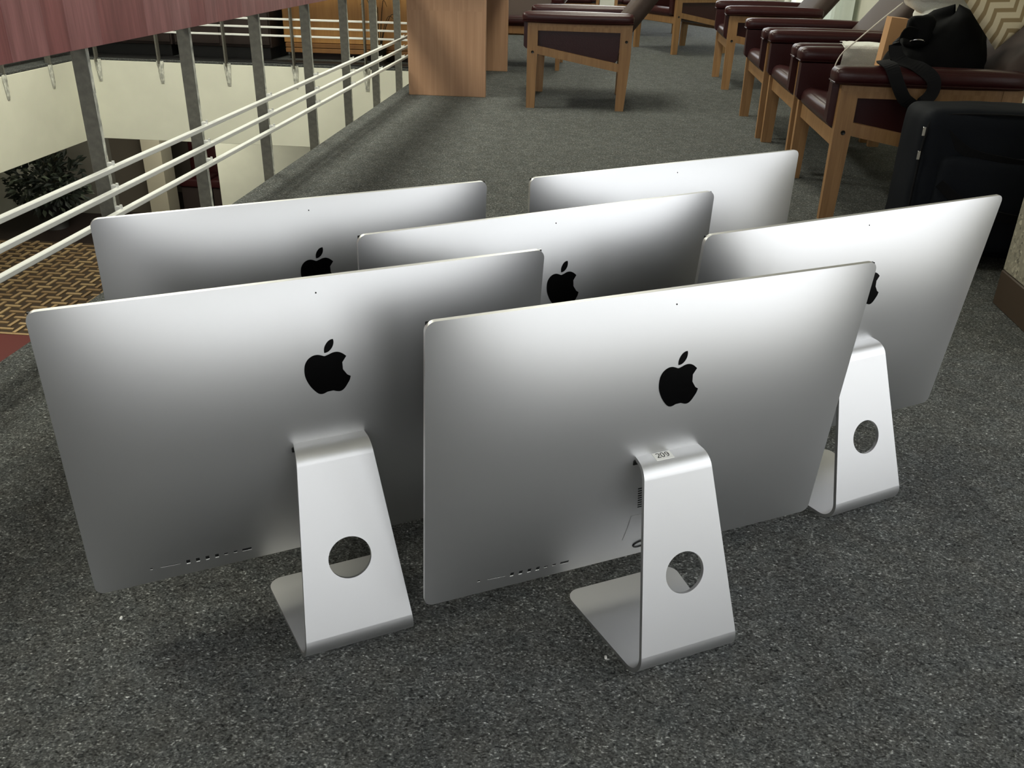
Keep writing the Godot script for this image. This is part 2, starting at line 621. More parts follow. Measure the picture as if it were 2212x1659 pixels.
	for k in 13:
		path.append([lerpf(zf, zc, k / 12.0) if k > 7 else zf + 0.022 * (1.0 - cos(PI / 2 * k / 7.0)), y0, -PI / 2])
	for k in range(1, 13):
		var ph := lerpf(-PI / 2, lean, k / 12.0)
		path.append([zc + R * cos(ph), y0 + R + R * sin(ph), ph])
	var low := path.size() - 1
	var L := 0.243
	var e0: Array = path[-1]
	path.append([e0[0] - L * sin(lean), e0[1] + L * cos(lean), lean])
	var e1: Array = path[-1]
	var cz: float = e1[0] - Rt * cos(lean)
	var cy: float = e1[1] - Rt * sin(lean)
	for k in range(1, 11):
		var ph := lerpf(lean, deg_to_rad(84.0), k / 10.0)
		path.append([cz + Rt * cos(ph), cy + Rt * sin(ph), ph])
	var e2: Array = path[-1]
	path.append([e2[0] - 0.03, e2[1] + 0.003, deg_to_rad(84.0)])
	var arc := [0.0]
	for k in range(1, path.size()):
		arc.append(arc[-1] + Vector2(path[k][0] - path[k - 1][0], path[k][1] - path[k - 1][1]).length())
	var tot: float = arc[-1]
	var width := func(a: float) -> float:
		var w := lerpf(0.191, 0.093, a / tot)
		var rr := 0.022
		if a < rr:
			w -= 2.0 * (rr - sqrt(maxf(0.0, rr * rr - (rr - a) * (rr - a))))
		return w
	var pt := func(k: int, x: float, side: float) -> Vector3:
		var q: Array = path[k]
		return Vector3(x, q[1] + sin(q[2]) * T / 2 * side, q[0] + cos(q[2]) * T / 2 * side)
	st = ns(true)
	for side in [-1.0, 1.0]:
		st.set_smooth_group(0 if side > 0 else 1)
		for span in [[0, low], [low + 1, path.size() - 1]]:
			var rw := []
			for k in range(span[0], span[1] + 1):
				var w: float = width.call(arc[k])
				var row := []
				for j in 9:
					row.append(pt.call(k, (j / 8.0 - 0.5) * w, side))
				rw.append(row)
			grid(st, rw, side < 0)
	# straight neck with its round cable hole
	var wl: float = width.call(arc[low])
	var wh: float = width.call(arc[low + 1])
	var hole := Vector2(0, 0.105)         # along the neck from the lower bend
	var hr := 0.0295
	var angs := []
	for k in 64:
		angs.append(TAU * k / 64.0)
	for q in [Vector2(-wl / 2, 0), Vector2(wl / 2, 0), Vector2(-wh / 2, L), Vector2(wh / 2, L)]:
		angs.append(fposmod((q - hole).angle(), TAU))
	angs.sort()
	var neck := func(q: Vector2, side: float) -> Vector3:
		var f := q.y / L
		var z := lerpf(e0[0], e1[0], f)
		var y := lerpf(e0[1], e1[1], f)
		return Vector3(q.x, y + sin(lean) * T / 2 * side, z + cos(lean) * T / 2 * side)
	var edge := func(a: float) -> Vector2:
		var d := Vector2(cos(a), sin(a))
		var best := 10.0
		if d.y > 1e-6: best = minf(best, (L - hole.y) / d.y)
		if d.y < -1e-6: best = minf(best, -hole.y / d.y)
		# sides: x = +-(wl/2 + (wh-wl)/2 * y/L)
		for sg in [-1.0, 1.0]:
			var kk: float = sg * (wh - wl) / 2.0 / L
			var den: float = d.x - kk * d.y
			if absf(den) > 1e-6:
				var tt: float = (sg * wl / 2.0 + kk * hole.y - hole.x) / den
				if tt > 0: best = minf(best, tt)
		return hole + d * best
	var inn := []
	var outr := []
	for a: float in angs:
		inn.append(hole + Vector2(cos(a), sin(a)) * hr)
		outr.append(edge.call(a))
	st.set_smooth_group(-1)
	var nout := Vector3(0, sin(lean), cos(lean))
	for k in angs.size():
		var k2 := (k + 1) % angs.size()
		for side in [-1.0, 1.0]:
			quad(st, neck.call(inn[k], side), neck.call(outr[k], side), neck.call(outr[k2], side), neck.call(inn[k2], side), nout * side)
		quad(st, neck.call(inn[k], -1.0), neck.call(inn[k2], -1.0), neck.call(inn[k2], 1.0), neck.call(inn[k], 1.0), Vector3(hole.x - inn[k].x, hole.y - inn[k].y, 0))
	# side edges of the plate
	for sg in [-1.0, 1.0]:
		for k in path.size() - 1:
			var wa: float = width.call(arc[k])
			var wb: float = width.call(arc[k + 1])
			quad(st, pt.call(k, sg * wa / 2, -1.0), pt.call(k, sg * wa / 2, 1.0), pt.call(k + 1, sg * wb / 2, 1.0), pt.call(k + 1, sg * wb / 2, -1.0), Vector3(sg, 0, 0))
	var w0: float = width.call(0.0)
	quad(st, pt.call(0, -w0 / 2, -1.0), pt.call(0, w0 / 2, -1.0), pt.call(0, w0 / 2, 1.0), pt.call(0, -w0 / 2, 1.0), Vector3(0, 0, -1))
	part("stand", st, M.alu, t)
	return t

# ------------------------------------------------------------------ armchairs
func make_armchair() -> Node3D:
	# front towards -x, width along z; origin between the legs' centre lines, at the front
	var t := thing("armchair", "armchair", "armchair", Vector3.ZERO)
	var zw := 0.3275
	for sg in [-1.0, 1.0]:
		var z0: float = sg * zw
		var mir := Transform3D(Basis.IDENTITY, Vector3(0, 0, z0))
		var st := ns()
		prism(st, PackedVector2Array([Vector2(-0.024, 0), Vector2(0.026, 0), Vector2(0.034, 0.30), Vector2(0.034, 0.475), Vector2(-0.026, 0.475), Vector2(-0.026, 0.3)]), -0.016, 0.016, mir)
		var l := part("leg", st, M.oak, t)
		st = ns(true)
		cyl(st, Vector3(0.006, 0.315, z0 + sg * 0.01), Vector3(0.006, 0.315, z0 + sg * 0.0185), 0.008, 12)
		part("bolt", st, M.black, l)
		st = ns()
		prism(st, PackedVector2Array([Vector2(0.505, 0), Vector2(0.555, 0), Vector2(0.575, 0.30), Vector2(0.575, 0.475), Vector2(0.508, 0.475), Vector2(0.508, 0.3)]), -0.016, 0.016, mir)
		l = part("leg", st, M.oak, t)
		st = ns(true)
		cyl(st, Vector3(0.545, 0.385, z0 + sg * 0.01), Vector3(0.545, 0.385, z0 + sg * 0.0185), 0.008, 12)
		part("bolt", st, M.black, l)
		st = ns()
		prism(st, PackedVector2Array([Vector2(0.034, 0.432), Vector2(0.508, 0.432), Vector2(0.508, 0.475), Vector2(0.034, 0.475)]), -0.014, 0.014, mir)
		part("arm_rail", st, M.oak, t)
		st = ns()
		prism(st, PackedVector2Array([Vector2(0.03, 0.305), Vector2(0.51, 0.218), Vector2(0.51, 0.263), Vector2(0.03, 0.35)]), -0.014, 0.014, mir)
		part("side_rail", st, M.oak, t)
		# padded arm
		st = ns(true)
		puff(st, Vector3(0.262, 0.503, z0 - sg * 0.012), Vector3(0.64, 0.058, 0.10), 0.024, Vector3(0, 0.006, 0.004), 14)
		var ap := part("arm_pad", st, M.leather, t)
		st = ns(true)
		var seam := []
		for q in [[-0.055, 0.04], [-0.055, -0.04], [0.58, -0.04], [0.58, 0.04]]:
			seam.append(Vector3(q[0], 0.483, z0 - sg * 0.012 + q[1] * 1.24))
		seam.append(seam[0])
		tube(st, seam, 0.003, 6)
		part("piping", st, M.leather, ap)
		# upholstered inner side
		st = ns(true)
		prism_side(st, z0 - sg * 0.042)
		part("side_panel", st, M.leather, t)
	# seat, front and back rails
	var st2 := ns()
	bx(st2, Vector3(-0.012, 0.255, -zw + 0.018), Vector3(0.014, 0.315, zw - 0.018), 0.003)
	part("front_rail", st2, M.oak, t)
	st2 = ns()
	bx(st2, Vector3(0.512, 0.20, -zw + 0.018), Vector3(0.536, 0.255, zw - 0.018), 0.003)
	part("back_rail", st2, M.oak, t)
	var xf := Transform3D(Basis(Vector3(0, 0, 1), -0.175), Vector3(0.20, 0.312, 0))
	st2 = ns(true)
	puff(st2, Vector3.ZERO, Vector3(0.47, 0.072, 0.55), 0.03, Vector3(0.006, 0.014, 0), 14, xf)
	part("seat", st2, M.leather, t)
	xf = Transform3D(Basis(Vector3(0, 0, 1), -0.66), Vector3(0.57, 0.50, 0))
	st2 = ns(true)
	puff(st2, Vector3.ZERO, Vector3(0.095, 0.56, 0.53), 0.035, Vector3(0.012, 0, 0), 14, xf)
	part("backrest", st2, M.leather_taupe, t)
	return t

func prism_side(st: SurfaceTool, z: float) -> void:
	st.set_smooth_group(-1)
	prism(st, PackedVector2Array([Vector2(-0.05, 0.345), Vector2(-0.038, 0.332), Vector2(0.02, 0.325), Vector2(0.47, 0.248), Vector2(0.50, 0.28), Vector2(0.52, 0.475), Vector2(-0.05, 0.475)]), z - 0.024, z + 0.024)

# ------------------------------------------------------------------ scene
func _ready() -> void:
	# --- camera
	var cam := Camera3D.new()
	cam.name = "camera"
	cam.fov = rad_to_deg(2.0 * atan(829.5 / 1902.51))
	cam.near = 0.05
	cam.far = 100.0
	var bas := Basis(Vector3.RIGHT, deg_to_rad(-26.723)) * Basis(Vector3(0, 0, 1), deg_to_rad(1.3583))
	cam.transform = Transform3D(bas, Vector3(0, 0.89185, 0))
	cam.current = true
	add_child(cam)
	# --- sky: overcast daylight
	var sky_m := ProceduralSkyMaterial.new()
	sky_m.sky_top_color = Color(0.97, 0.985, 1.0)
	sky_m.sky_horizon_color = Color(0.985, 0.99, 1.0)
	sky_m.ground_horizon_color = Color(0.80, 0.80, 0.78)
	sky_m.ground_bottom_color = Color(0.62, 0.62, 0.60)
	sky_m.sky_energy_multiplier = 1.0
	var sky := Sky.new()
	sky.sky_material = sky_m
	var env := Environment.new()
	env.background_mode = Environment.BG_SKY
	env.sky = sky
	env.background_energy_multiplier = 3.0
	env.ambient_light_source = Environment.AMBIENT_SOURCE_DISABLED
	env.tonemap_mode = Environment.TONE_MAPPER_LINEAR
	env.tonemap_exposure = 1.2
	env.sdfgi_enabled = true
	env.ssao_enabled = true
	env.ssil_enabled = true
	var we := WorldEnvironment.new()
	we.name = "world_environment"
	we.environment = env
	add_child(we)
	make_materials()
	# --- ceiling lamps, the last two added to light the lower hall: [s, t, y, size t, size s, energy]
	for q in [[-0.8, 1.2, 2.86, 0.6, 1.2, 0.5, "flat white ceiling panel over the gallery next to the back wall"],
			[2.2, 1.2, 2.86, 0.6, 1.2, 0.6, "flat white ceiling panel over the group of computers"],
			[5.6, 1.3, 2.86, 0.6, 1.2, 4.0, "flat white ceiling panel over the laminate desk's armchair"],
			[9.0, 1.2, 2.86, 0.6, 1.2, 4.0, "flat white ceiling panel over the gallery beside the curtain"],
			[5.2, -1.4, 2.86, 0.6, 1.2, 9.0, "flat white ceiling panel over the opening, by the far balcony"],
			[2.2, -1.4, 2.86, 0.6, 1.2, 4.5, "flat white ceiling panel over the opening, abreast of the computers"],
			[8.4, -1.3, 2.86, 0.6, 1.2, 2.6, "flat white ceiling panel over the plywood counter"],
			[6.9, -4.3, -0.68, 0.6, 1.2, 3.0, "added unseen light panel under the soffit above the woven rug"],
			[10.2, -3.9, -0.68, 0.6, 1.2, 2.4, "added unseen light panel under the soffit before the cream lower wall"]]:
		ceiling_lamp(q)
	build_room()
	build_railing()
	build_far_side()
	build_lower_level()
	place_computers()
	place_chairs()
	build_desk()
	build_luggage()
	build_debris()

func ceiling_lamp(q: Array) -> void:
	var upper: bool = q[2] > 0
	var t := thing("ceiling_lamp", q[6], "lamp", at(q[0], q[1], q[2]), BA, "upper ceiling panels" if upper else "added lower hall light panels")
	var st := ns()
	bx(st, Vector3(-q[3] / 2 - 0.02, 0.0, -q[4] / 2 - 0.02), Vector3(q[3] / 2 + 0.02, 0.05 if not upper else 0.14, q[4] / 2 + 0.02), 0.004)
	part("lamp_housing", st, M.white_paint, t)
	st = ns()
	bx(st, Vector3(-q[3] / 2, -0.01, -q[4] / 2), Vector3(q[3] / 2, 0.0, q[4] / 2), 0.002)
	part("lamp_diffuser", st, M.lamp, t)
	var l := AreaLight3D.new()
	l.name = "lamp_light"
	l.area_size = Vector2(q[3], q[4])
	l.light_energy = q[5]
	l.light_color = Color(1.0, 1.0, 0.93)
	l.shadow_enabled = true
	l.area_range = 20.0
	t.add_child(l)
	l.position = Vector3(0, -0.015, 0)
	l.rotation = Vector3(-PI / 2, 0, 0)

func box_at(called: String, s0: float, s1: float, t0: float, t1: float, y0: float, y1: float, m: Material, bev := 0.002) -> MeshInstance3D:
	var st := ns()
	bx(st, Vector3(t0, y0, -s1), Vector3(t1, y1, -s0), bev)
	return struct(called, st, m)

func wall_with_windows(called: String, along_s: bool, fixed0: float, fixed1: float, a0: float, a1: float, y0: float, y1: float, holes: Array, sill: float, head: float) -> void:
	# a wall cut by window openings, one mesh
	var st := ns()
	var add := func(p0: float, p1: float, ya: float, yb: float) -> void:
		if p1 - p0 < 0.001: return
		if along_s:
			bx(st, Vector3(fixed0, ya, -p1), Vector3(fixed1, yb, -p0), 0.002)
		else:
			bx(st, Vector3(p0, ya, -fixed1), Vector3(p1, yb, -fixed0), 0.002)
	var p := a0
	for h in holes:
		add.call(p, h[0], y0, y1)
		add.call(h[0], h[1], y0, sill)
		add.call(h[0], h[1], head, y1)
		p = h[1]
	add.call(p, a1, y0, y1)
	struct(called, st, M.cream)
	for h in holes:
		n_window += 1
		var fm := (fixed0 + fixed1) / 2
		var fr := ns()
		var put := func(sx: SurfaceTool, pa: float, pb: float, ya: float, yb: float, d: float) -> void:
			if along_s:
				bx(sx, Vector3(fm - d, ya, -pb), Vector3(fm + d, yb, -pa), 0.003)
			else:
				bx(sx, Vector3(pa, ya, -fm - d), Vector3(pb, yb, -fm + d), 0.003)
		put.call(fr, h[0], h[1], sill, sill + 0.06, 0.03)
		put.call(fr, h[0], h[1], head - 0.06, head, 0.03)
		var n := maxi(1, int(round((h[1] - h[0]) / 1.3)))
		for k in n + 1:
			var c := lerpf(h[0] + 0.03, h[1] - 0.03, float(k) / n)
			put.call(fr, c - 0.03, c + 0.03, sill + 0.06, head - 0.06, 0.03)
		var f := struct("window_%d" % n_window, fr, M.white_paint)
		for k in n:
			var c0 := lerpf(h[0] + 0.03, h[1] - 0.03, float(k) / n) + 0.03
			var c1 := lerpf(h[0] + 0.03, h[1] - 0.03, float(k + 1) / n) - 0.03
			var ps := ns()
			if along_s:
				quad(ps, Vector3(fm, sill + 0.06, -c0), Vector3(fm, sill + 0.06, -c1), Vector3(fm, head - 0.06, -c1), Vector3(fm, head - 0.06, -c0), Vector3(1, 0, 0))
			else:
				quad(ps, Vector3(c0, sill + 0.06, -fm), Vector3(c1, sill + 0.06, -fm), Vector3(c1, head - 0.06, -fm), Vector3(c0, head - 0.06, -fm), Vector3(0, 0, 1))
			part("pane", ps, M.pane, f)
var n_window := 0

func build_room() -> void:
	# gallery floors: carpet on cream slabs round the opening (t -2.8 to 0, s up to 7.12)
	box_at("floor", -4.5, 13, 0.0, 3.5, -0.02, 0.0, M.carpet, 0.004)
	box_at("floor_far", 7.12, 13, -6.5, -0.002, -0.02, 0.0, M.carpet, 0.004)
	box_at("floor_left", -4.5, 7.12, -6.5, -2.8, -0.02, 0.0, M.carpet, 0.004)
	box_at("trim_1", -4.5, 13, -0.004, 3.5, -0.63, -0.021, M.cream)
	box_at("trim_2", 7.12, 13, -6.5, -0.006, -0.63, -0.021, M.cream)
	box_at("trim_3", -4.5, 7.118, -6.5, -2.8, -0.63, -0.021, M.cream)
	box_at("ceiling", -4.7, 13.2, -6.7, 3.7, 3.0, 3.15, M.ceiling)
	wall_with_windows("wall_right", true, 3.5, 3.7, -4.5, 13, -2.8, 3.0, [[-4.0, -0.6], [-0.2, 1.8], [9.2, 12.4]], 0.05, 2.65)
	wall_with_windows("wall_back", false, -4.7, -4.5, -6.7, 3.7, -2.8, 3.0, [[-2.4, 0.2], [0.6, 3.1]], 0.05, 2.65)
	wall_with_windows("wall_far", false, 13.0, 13.2, -6.7, 3.7, -2.8, 3.0, [[0.4, 3.2]], 0.9, 2.65)
	box_at("wall_left", -4.5, 13, -6.7, -6.5, -2.8, 3.0, M.cream)
	box_at("painted_shade_4", 7.122, 7.26, -2.78, -0.01, 0.0, 0.012, M.black)  # black strip laid on the carpet in place of the shaded band there
	# column of pebble-dash beside the luggage
	var c := thing("stone_column", "beige pebble-dash column with brown skirting at the gallery's right", "column", at(2.35, 2.735), BA)
	var st := ns()
	bx(st, Vector3(-0.25, 0.10, -0.25), Vector3(0.25, 3.0, 0.25), 0.004)
	part("shaft", st, M.stone, c)
	st = ns()
	bx(st, Vector3(-0.252, 0.0, -0.252), Vector3(0.252, 0.10, 0.252), 0.003)
	part("skirting", st, M.skirting, c)
	# curtain by the window
	st = ns(true)
	var rows := []
	for i in 13:
		var y := lerpf(0.05, 2.75, i / 12.0)
		var row := []
		for j in 97:
			var s := lerpf(8.7, 10.3, j / 96.0)
			row.append(Vector3(3.42 + 0.035 * sin(s * 42.0 + 0.4 * sin(i * 0.7)) + 0.01 * sin(s * 17.0), y, -s))
		rows.append(row)
	grid(st, rows)
	var cu := part("curtain", st, M.curtain, self)
	cu.transform = BT
	mark(cu, "pale folded curtain hanging at the window behind the armchairs", "curtain")

func build_railing() -> void:
	var t := thing("balustrade", "grey posts with three white rails and red-brown handrail along gallery edge", "railing", E0, BA)
	for k in range(-9, 9):
		var s := 1.84 + 0.63 * k
		var st := ns()
		bx(st, Vector3(-0.064, -0.35, -s - 0.006), Vector3(-0.02, 0.64, -s + 0.006), 0.0015)
		var p := part("post", st, M.post, t)
		st = ns()
		bx(st, Vector3(-0.0202, -0.02, -s - 0.0058), Vector3(-0.0184, 0.62, -s + 0.0058), 0.0003)
		part("pale_edge", st, M.bracket, p)  # strip paler than the post face
		for y in [0.18, 0.242, 0.304]:
			st = ns()
			bx(st, Vector3(-0.02, y - 0.012, -s - 0.006), Vector3(0.0, y + 0.012, -s + 0.006), 0.002)
			part("clip", st, M.white_paint, p)
			st = ns(true)
			cyl(st, Vector3(0.004, y + 0.006, -s + 0.012), Vector3(0.004, y + 0.019, -s + 0.012), 0.004, 8)
			part("bolt", st, M.white_paint, p)
	for y in [0.18, 0.242, 0.304]:
		var st := ns()
		bx(st, Vector3(-0.002, y - 0.007, -7.1), Vector3(0.016, y + 0.007, 4.4), 0.002)
		part("rail", st, M.white_paint, t)
	# handrail of upright red-brown boards
	rng.seed = 5
	var s := -4.4
	while s < 7.1:
		var w := rng.randf_range(0.07, 0.16)
		if absf(s - 3.33) < 0.07: w = 0.12
		var st := ns()
		bx(st, Vector3(-0.05, 0.624, -minf(s + w, 7.1)), Vector3(0.028 + rng.randf_range(0, 0.0008), 0.80, -s), 0.0006)
		part("board", st, M["red%d" % (rng.randi() % 3 if rng.randf() < 0.85 else 3)], t)
		s += w
	# far side and left side railings
	var f := thing("balustrade", "thin railing with three white rails on the far white balcony front", "railing", E0, BA)
	for tt in [-2.66, -2.146, -1.6, -1.057, -0.491, 0.0]:
		var st := ns()
		if tt < -0.1:
			bx(st, Vector3(tt - 0.006, -0.03, -7.13), Vector3(tt + 0.006, 0.64, -7.085), 0.0015)
			var p := part("post", st, M.post, f)
			st = ns()
			bracket_blob(st, Vector3(tt, -0.09, -7.116), false)
			part("bracket", st, M.bracket, p)
	for y in [0.2, 0.26, 0.319]:
		var st := ns()
		bx(st, Vector3(-2.77, y - 0.007, -7.16), Vector3(-0.02, y + 0.007, -7.135), 0.002)
		part("rail", st, M.white_paint, f)
	var st3 := ns()
	bx(st3, Vector3(-2.77, 0.64, -7.17), Vector3(-0.07, 0.80, -7.09), 0.002)
	part("handrail", st3, M.red1, f)
	var g := thing("balustrade", "railing on the left white balcony front, its posts on grey brackets", "railing", E0, BA)
	for k in 8:
		var s2 := 6.69 - 0.56 * k
		var st := ns()
		bx(st, Vector3(-2.83, -0.03, -s2 - 0.006), Vector3(-2.785, 0.64, -s2 + 0.006), 0.0015)
		var p := part("post", st, M.post, g)
		st = ns()
		bracket_blob(st, Vector3(-2.796, -0.09, -s2), true)
		part("bracket", st, M.bracket, p)
	for y in [0.2, 0.26, 0.319]:
		var st := ns()
		bx(st, Vector3(-2.86, y - 0.007, -7.1), Vector3(-2.835, y + 0.007, 2.0), 0.002)
		part("rail", st, M.white_paint, g)
	st3 = ns()
	bx(st3, Vector3(-2.87, 0.64, -7.1), Vector3(-2.79, 0.80, 2.0), 0.002)
	part("handrail", st3, M.red1, g)

func bracket_blob(st: SurfaceTool, c: Vector3, sideways: bool) -> void:
	# a ragged lump of filler under a post
	var n := fnl(0.25, int(absf(c.x) * 100 + absf(c.z) * 10), 2)
	var rows := []
	for i in 9:
		var row := []
		var v := i / 8.0
		for j in 9:
			var u := j / 8.0 * 2.0 - 1.0
			var w := 0.028 * (1.0 - 0.5 * v) * (1.0 + 0.25 * n.get_noise_2d(i * 5.0, 3.0))
			var d := 0.012 * (1.0 - u * u) * (1.0 + 0.6 * n.get_noise_2d(i * 6.0, j * 6.0)) * minf(1.0, (1.0 - v) * 5.0)
			var p := Vector3(u * w, 0.08 - 0.17 * v, d)
			if sideways:
				p = Vector3(p.z, p.y, -p.x)
			row.append(c + p)
		rows.append(row)
	st.set_smooth_group(0)
	grid(st, rows, true)

func build_far_side() -> void:
	# plywood counter on the far balcony
	var c := thing("plywood_counter", "orange plywood counter standing behind the far railing", "counter", at(7.45, -0.55), BA)
	var st := ns()
	bx(st, Vector3(-0.69, 0.125, -0.6), Vector3(0.62, 0.95, 0.0), 0.004)
	part("front_panel", st, M.plywood, c)
	st = ns()
	bx(st, Vector3(-0.66, 0.0, -0.58), Vector3(0.60, 0.05, -0.03), 0.003)
	part("plinth", st, M.dark_brown, c)
	for y in [[0.05, 0.085], [0.088, 0.122]]:
		st = ns()
		bx(st, Vector3(-0.68, y[0], -0.59), Vector3(0.61, y[1], 0.012), 0.004)
		part("base_moulding", st, M.plinth, c)
	st = ns()
	bx(st, Vector3(-0.70, 0.175, 0.0), Vector3(0.62, 0.182, 0.006), 0.001)
	part("trim_strip", st, M.plinth, c)
	st = ns()
	bx(st, Vector3(-0.72, 0.95, -0.62), Vector3(0.64, 0.98, 0.03), 0.004)
	part("counter_top", st, M.plywood, c)
	# dark cabinets to its left
	for k in 3:
		var d := thing("dark_cabinet", ["dark brown low cabinet standing beside the plywood counter", "dark brown low cabinet between two dark cabinets beyond the far railing", "dark brown low cabinet farthest from the plywood counter"][k], "cabinet", at(7.32, -1.7 - 0.82 * k), BA, "dark cabinets beyond the far railing")
		st = ns()
		bx(st, Vector3(-0.4, 0.09, -0.45), Vector3(0.4, 0.9, 0.0), 0.004)
		part("body", st, M.dark_brown, d)
		st = ns()
		bx(st, Vector3(-0.38, 0.0, -0.43), Vector3(0.38, 0.09, -0.02), 0.003)
		part("plinth", st, M.black, d)
		for sg in [-1.0, 1.0]:
			st = ns()
			bx(st, Vector3(0.205 * sg - 0.185, 0.11, 0.0), Vector3(0.205 * sg + 0.185, 0.87, 0.016), 0.003)
			part("door", st, M.dark_brown, d)
	# twig plant before the counter
	var p := thing("twig_plant", "thin dark twiggy plant in front of the plywood counter", "plant", at(7.34, -0.44), BA)
	st = ns(true)
	tube(st, [Vector3(0, 0, 0), Vector3(0, 0.12, 0)], 0.05, 14, 0.06)
	part("pot", st, M.pot, p)
	rng.seed = 3
	for k in 7:
		var a := rng.randf_range(-1.0, 1.0)
		var h := rng.randf_range(0.28, 0.52)
		st = ns(true)
		tube(st, curve([Vector3(a * 0.02, 0.1, 0), Vector3(a * 0.05, h * 0.55, rng.randf_range(-0.02, 0.02)), Vector3(a * 0.12, h * 0.9, rng.randf_range(-0.03, 0.03)), Vector3(a * 0.2, h * 0.82, 0)], 5), 0.0045, 6, 0.0015)
		part("twig", st, M.twig, p)

func build_lower_level() -> void:
	box_at("floor_lower", -4.5, 13, -6.5, 3.5, -2.8, -2.6, M.maroon_floor)
	# woven rug with raised strips
	var r := thing("woven_rug", "brown rug with basket-weave strips on the lower floor", "rug", at(7.36, -5.1, -2.6), BA)
	var st := ns()
	bx(st, Vector3(-1.3, 0.0, -2.74), Vector3(1.3, 0.012, 0.0), 0.002)
	part("base", st, M.rug, r)
	st = ns()
	bx(st, Vector3(-1.3, 0.012, -0.035), Vector3(1.3, 0.017, 0.0), 0.002)
	part("border", st, M.strip[0], r)
	st = ns()
	bx(st, Vector3(-1.3, 0.0, 0.0), Vector3(1.3, 0.012, 0.7), 0.002)
	part("red_band", st, M.maroon_band, r).set_meta("label", "dark red band along the rug's end")
	var m0 := BoxMesh.new()
	m0.size = Vector3(0.17, 0.012, 0.034)
	var rest := ns()
	var n := 0
	var cell := 0.14
	for j in 19:
		for i in 18:
			var x := 1.22 - cell * i
			var z := -0.11 - cell * j
			var turn := PI / 2 if (i + j) % 2 == 0 else 0.0
			var xf := Transform3D(Basis(Vector3.UP, turn), Vector3(x, 0.017 if turn == 0.0 else 0.0185, z))
			var tt := x - 5.1
			var seen := tt < -3.85 + 0.25 * minf(0.0, z + 1.6) and tt > -4.5 + 0.75 * z
			if seen and n < 300:
				same("strip", m0, M.strip[(i * 7 + j * 3) % 3], r, xf)
				n += 1
			else:
				bx(rest, -m0.size / 2, m0.size / 2, 0.001, xf)
	part("strip_field", rest, M.strip[0], r).set_meta("kind", "stuff")
	# walls and openings of the lower hall, seen through the void
	box_at("wall_lower_1", 11.4, 11.6, -5.88, -5.25, -2.6, -0.64, M.grey_wall)
	box_at("wall_lower_2", 11.55, 11.75, -5.25, -4.62, -2.6, -0.64, M.taupe)
	box_at("wall_lower_3", 11.2, 11.5, -4.62, -4.36, -2.6, -0.64, M.beige)
	box_at("wall_lower_4", 11.3, 11.5, -3.66, 3.4, -2.6, -0.64, M.cream)
	box_at("wall_lower_5", 12.7, 12.9, -6.4, 3.4, -2.6, -0.64, M.taupe)
	for k in 2:
		var b := thing("maroon_bench", ["dark maroon bench on the lower floor beside the beige pillar", "dark maroon bench on the lower floor against the cream wall's end"][k], "bench", at(11.9, -4.2 + 0.45 * k, -2.6), BA)
		st = ns(true)
		puff(st, Vector3(0, 0.42, 0), Vector3(0.42, 0.12, 0.5), 0.03, Vector3(0, 0.01, 0), 8)
		part("seat", st, M.leather, b)
		st = ns(true)
		puff(st, Vector3(0, 0.68, -0.22), Vector3(0.42, 0.44, 0.1), 0.03, Vector3(0, 0, 0.01), 8)
		part("backrest", st, M.leather, b)
		st = ns()
		bx(st, Vector3(-0.19, 0, -0.22), Vector3(0.19, 0.36, 0.22), 0.004)
		part("base", st, M.dark_brown, b)
	# bushy plant
	var p := thing("potted_bush", "dark green bushy plant in a pot on the lower floor", "plant", at(10.72, -5.72, -2.6), BA)
	st = ns(true)
	tube(st, [Vector3(0, 0, 0), Vector3(0, 0.3, 0)], 0.16, 18, 0.2)
	part("pot", st, M.pot, p)
	rng.seed = 23
	var dark := ns()
	var pale := ns()
	for k in 700:
		var d := Vector3(rng.randfn(), rng.randfn(), rng.randfn()).normalized()
		var c := Vector3(0, 0.62, 0) + d * Vector3(0.52, 0.42, 0.38) * pow(rng.randf(), 0.4)
		if c.y < 0.2: c.y = 0.2 + rng.randf() * 0.2
		leaf_blade(pale if rng.randf() < 0.2 else dark, c, (d + Vector3(rng.randfn(), rng.randfn(), rng.randfn()) * 0.5).normalized(), rng.randf_range(0.08, 0.15))
	part("foliage", dark, M.leaf, p).set_meta("kind", "stuff")
	var pl := part("pale_foliage", pale, M.leaf_pale, p)
	pl.set_meta("kind", "stuff")
	pl.set_meta("label", "pale mottled leaves")

func leaf_blade(st: SurfaceTool, c: Vector3, d: Vector3, l: float) -> void:
	var u := d.cross(Vector3(0.3, 0.8, 0.5)).normalized() * l * 0.22
	var up := u.cross(d).normalized()
	var a := c
	var b := c + d * l * 0.5 + up * l * 0.08
	var e := c + d * l
	tri(st, a, b + u, e, up)
	tri(st, a, e, b - u, up)

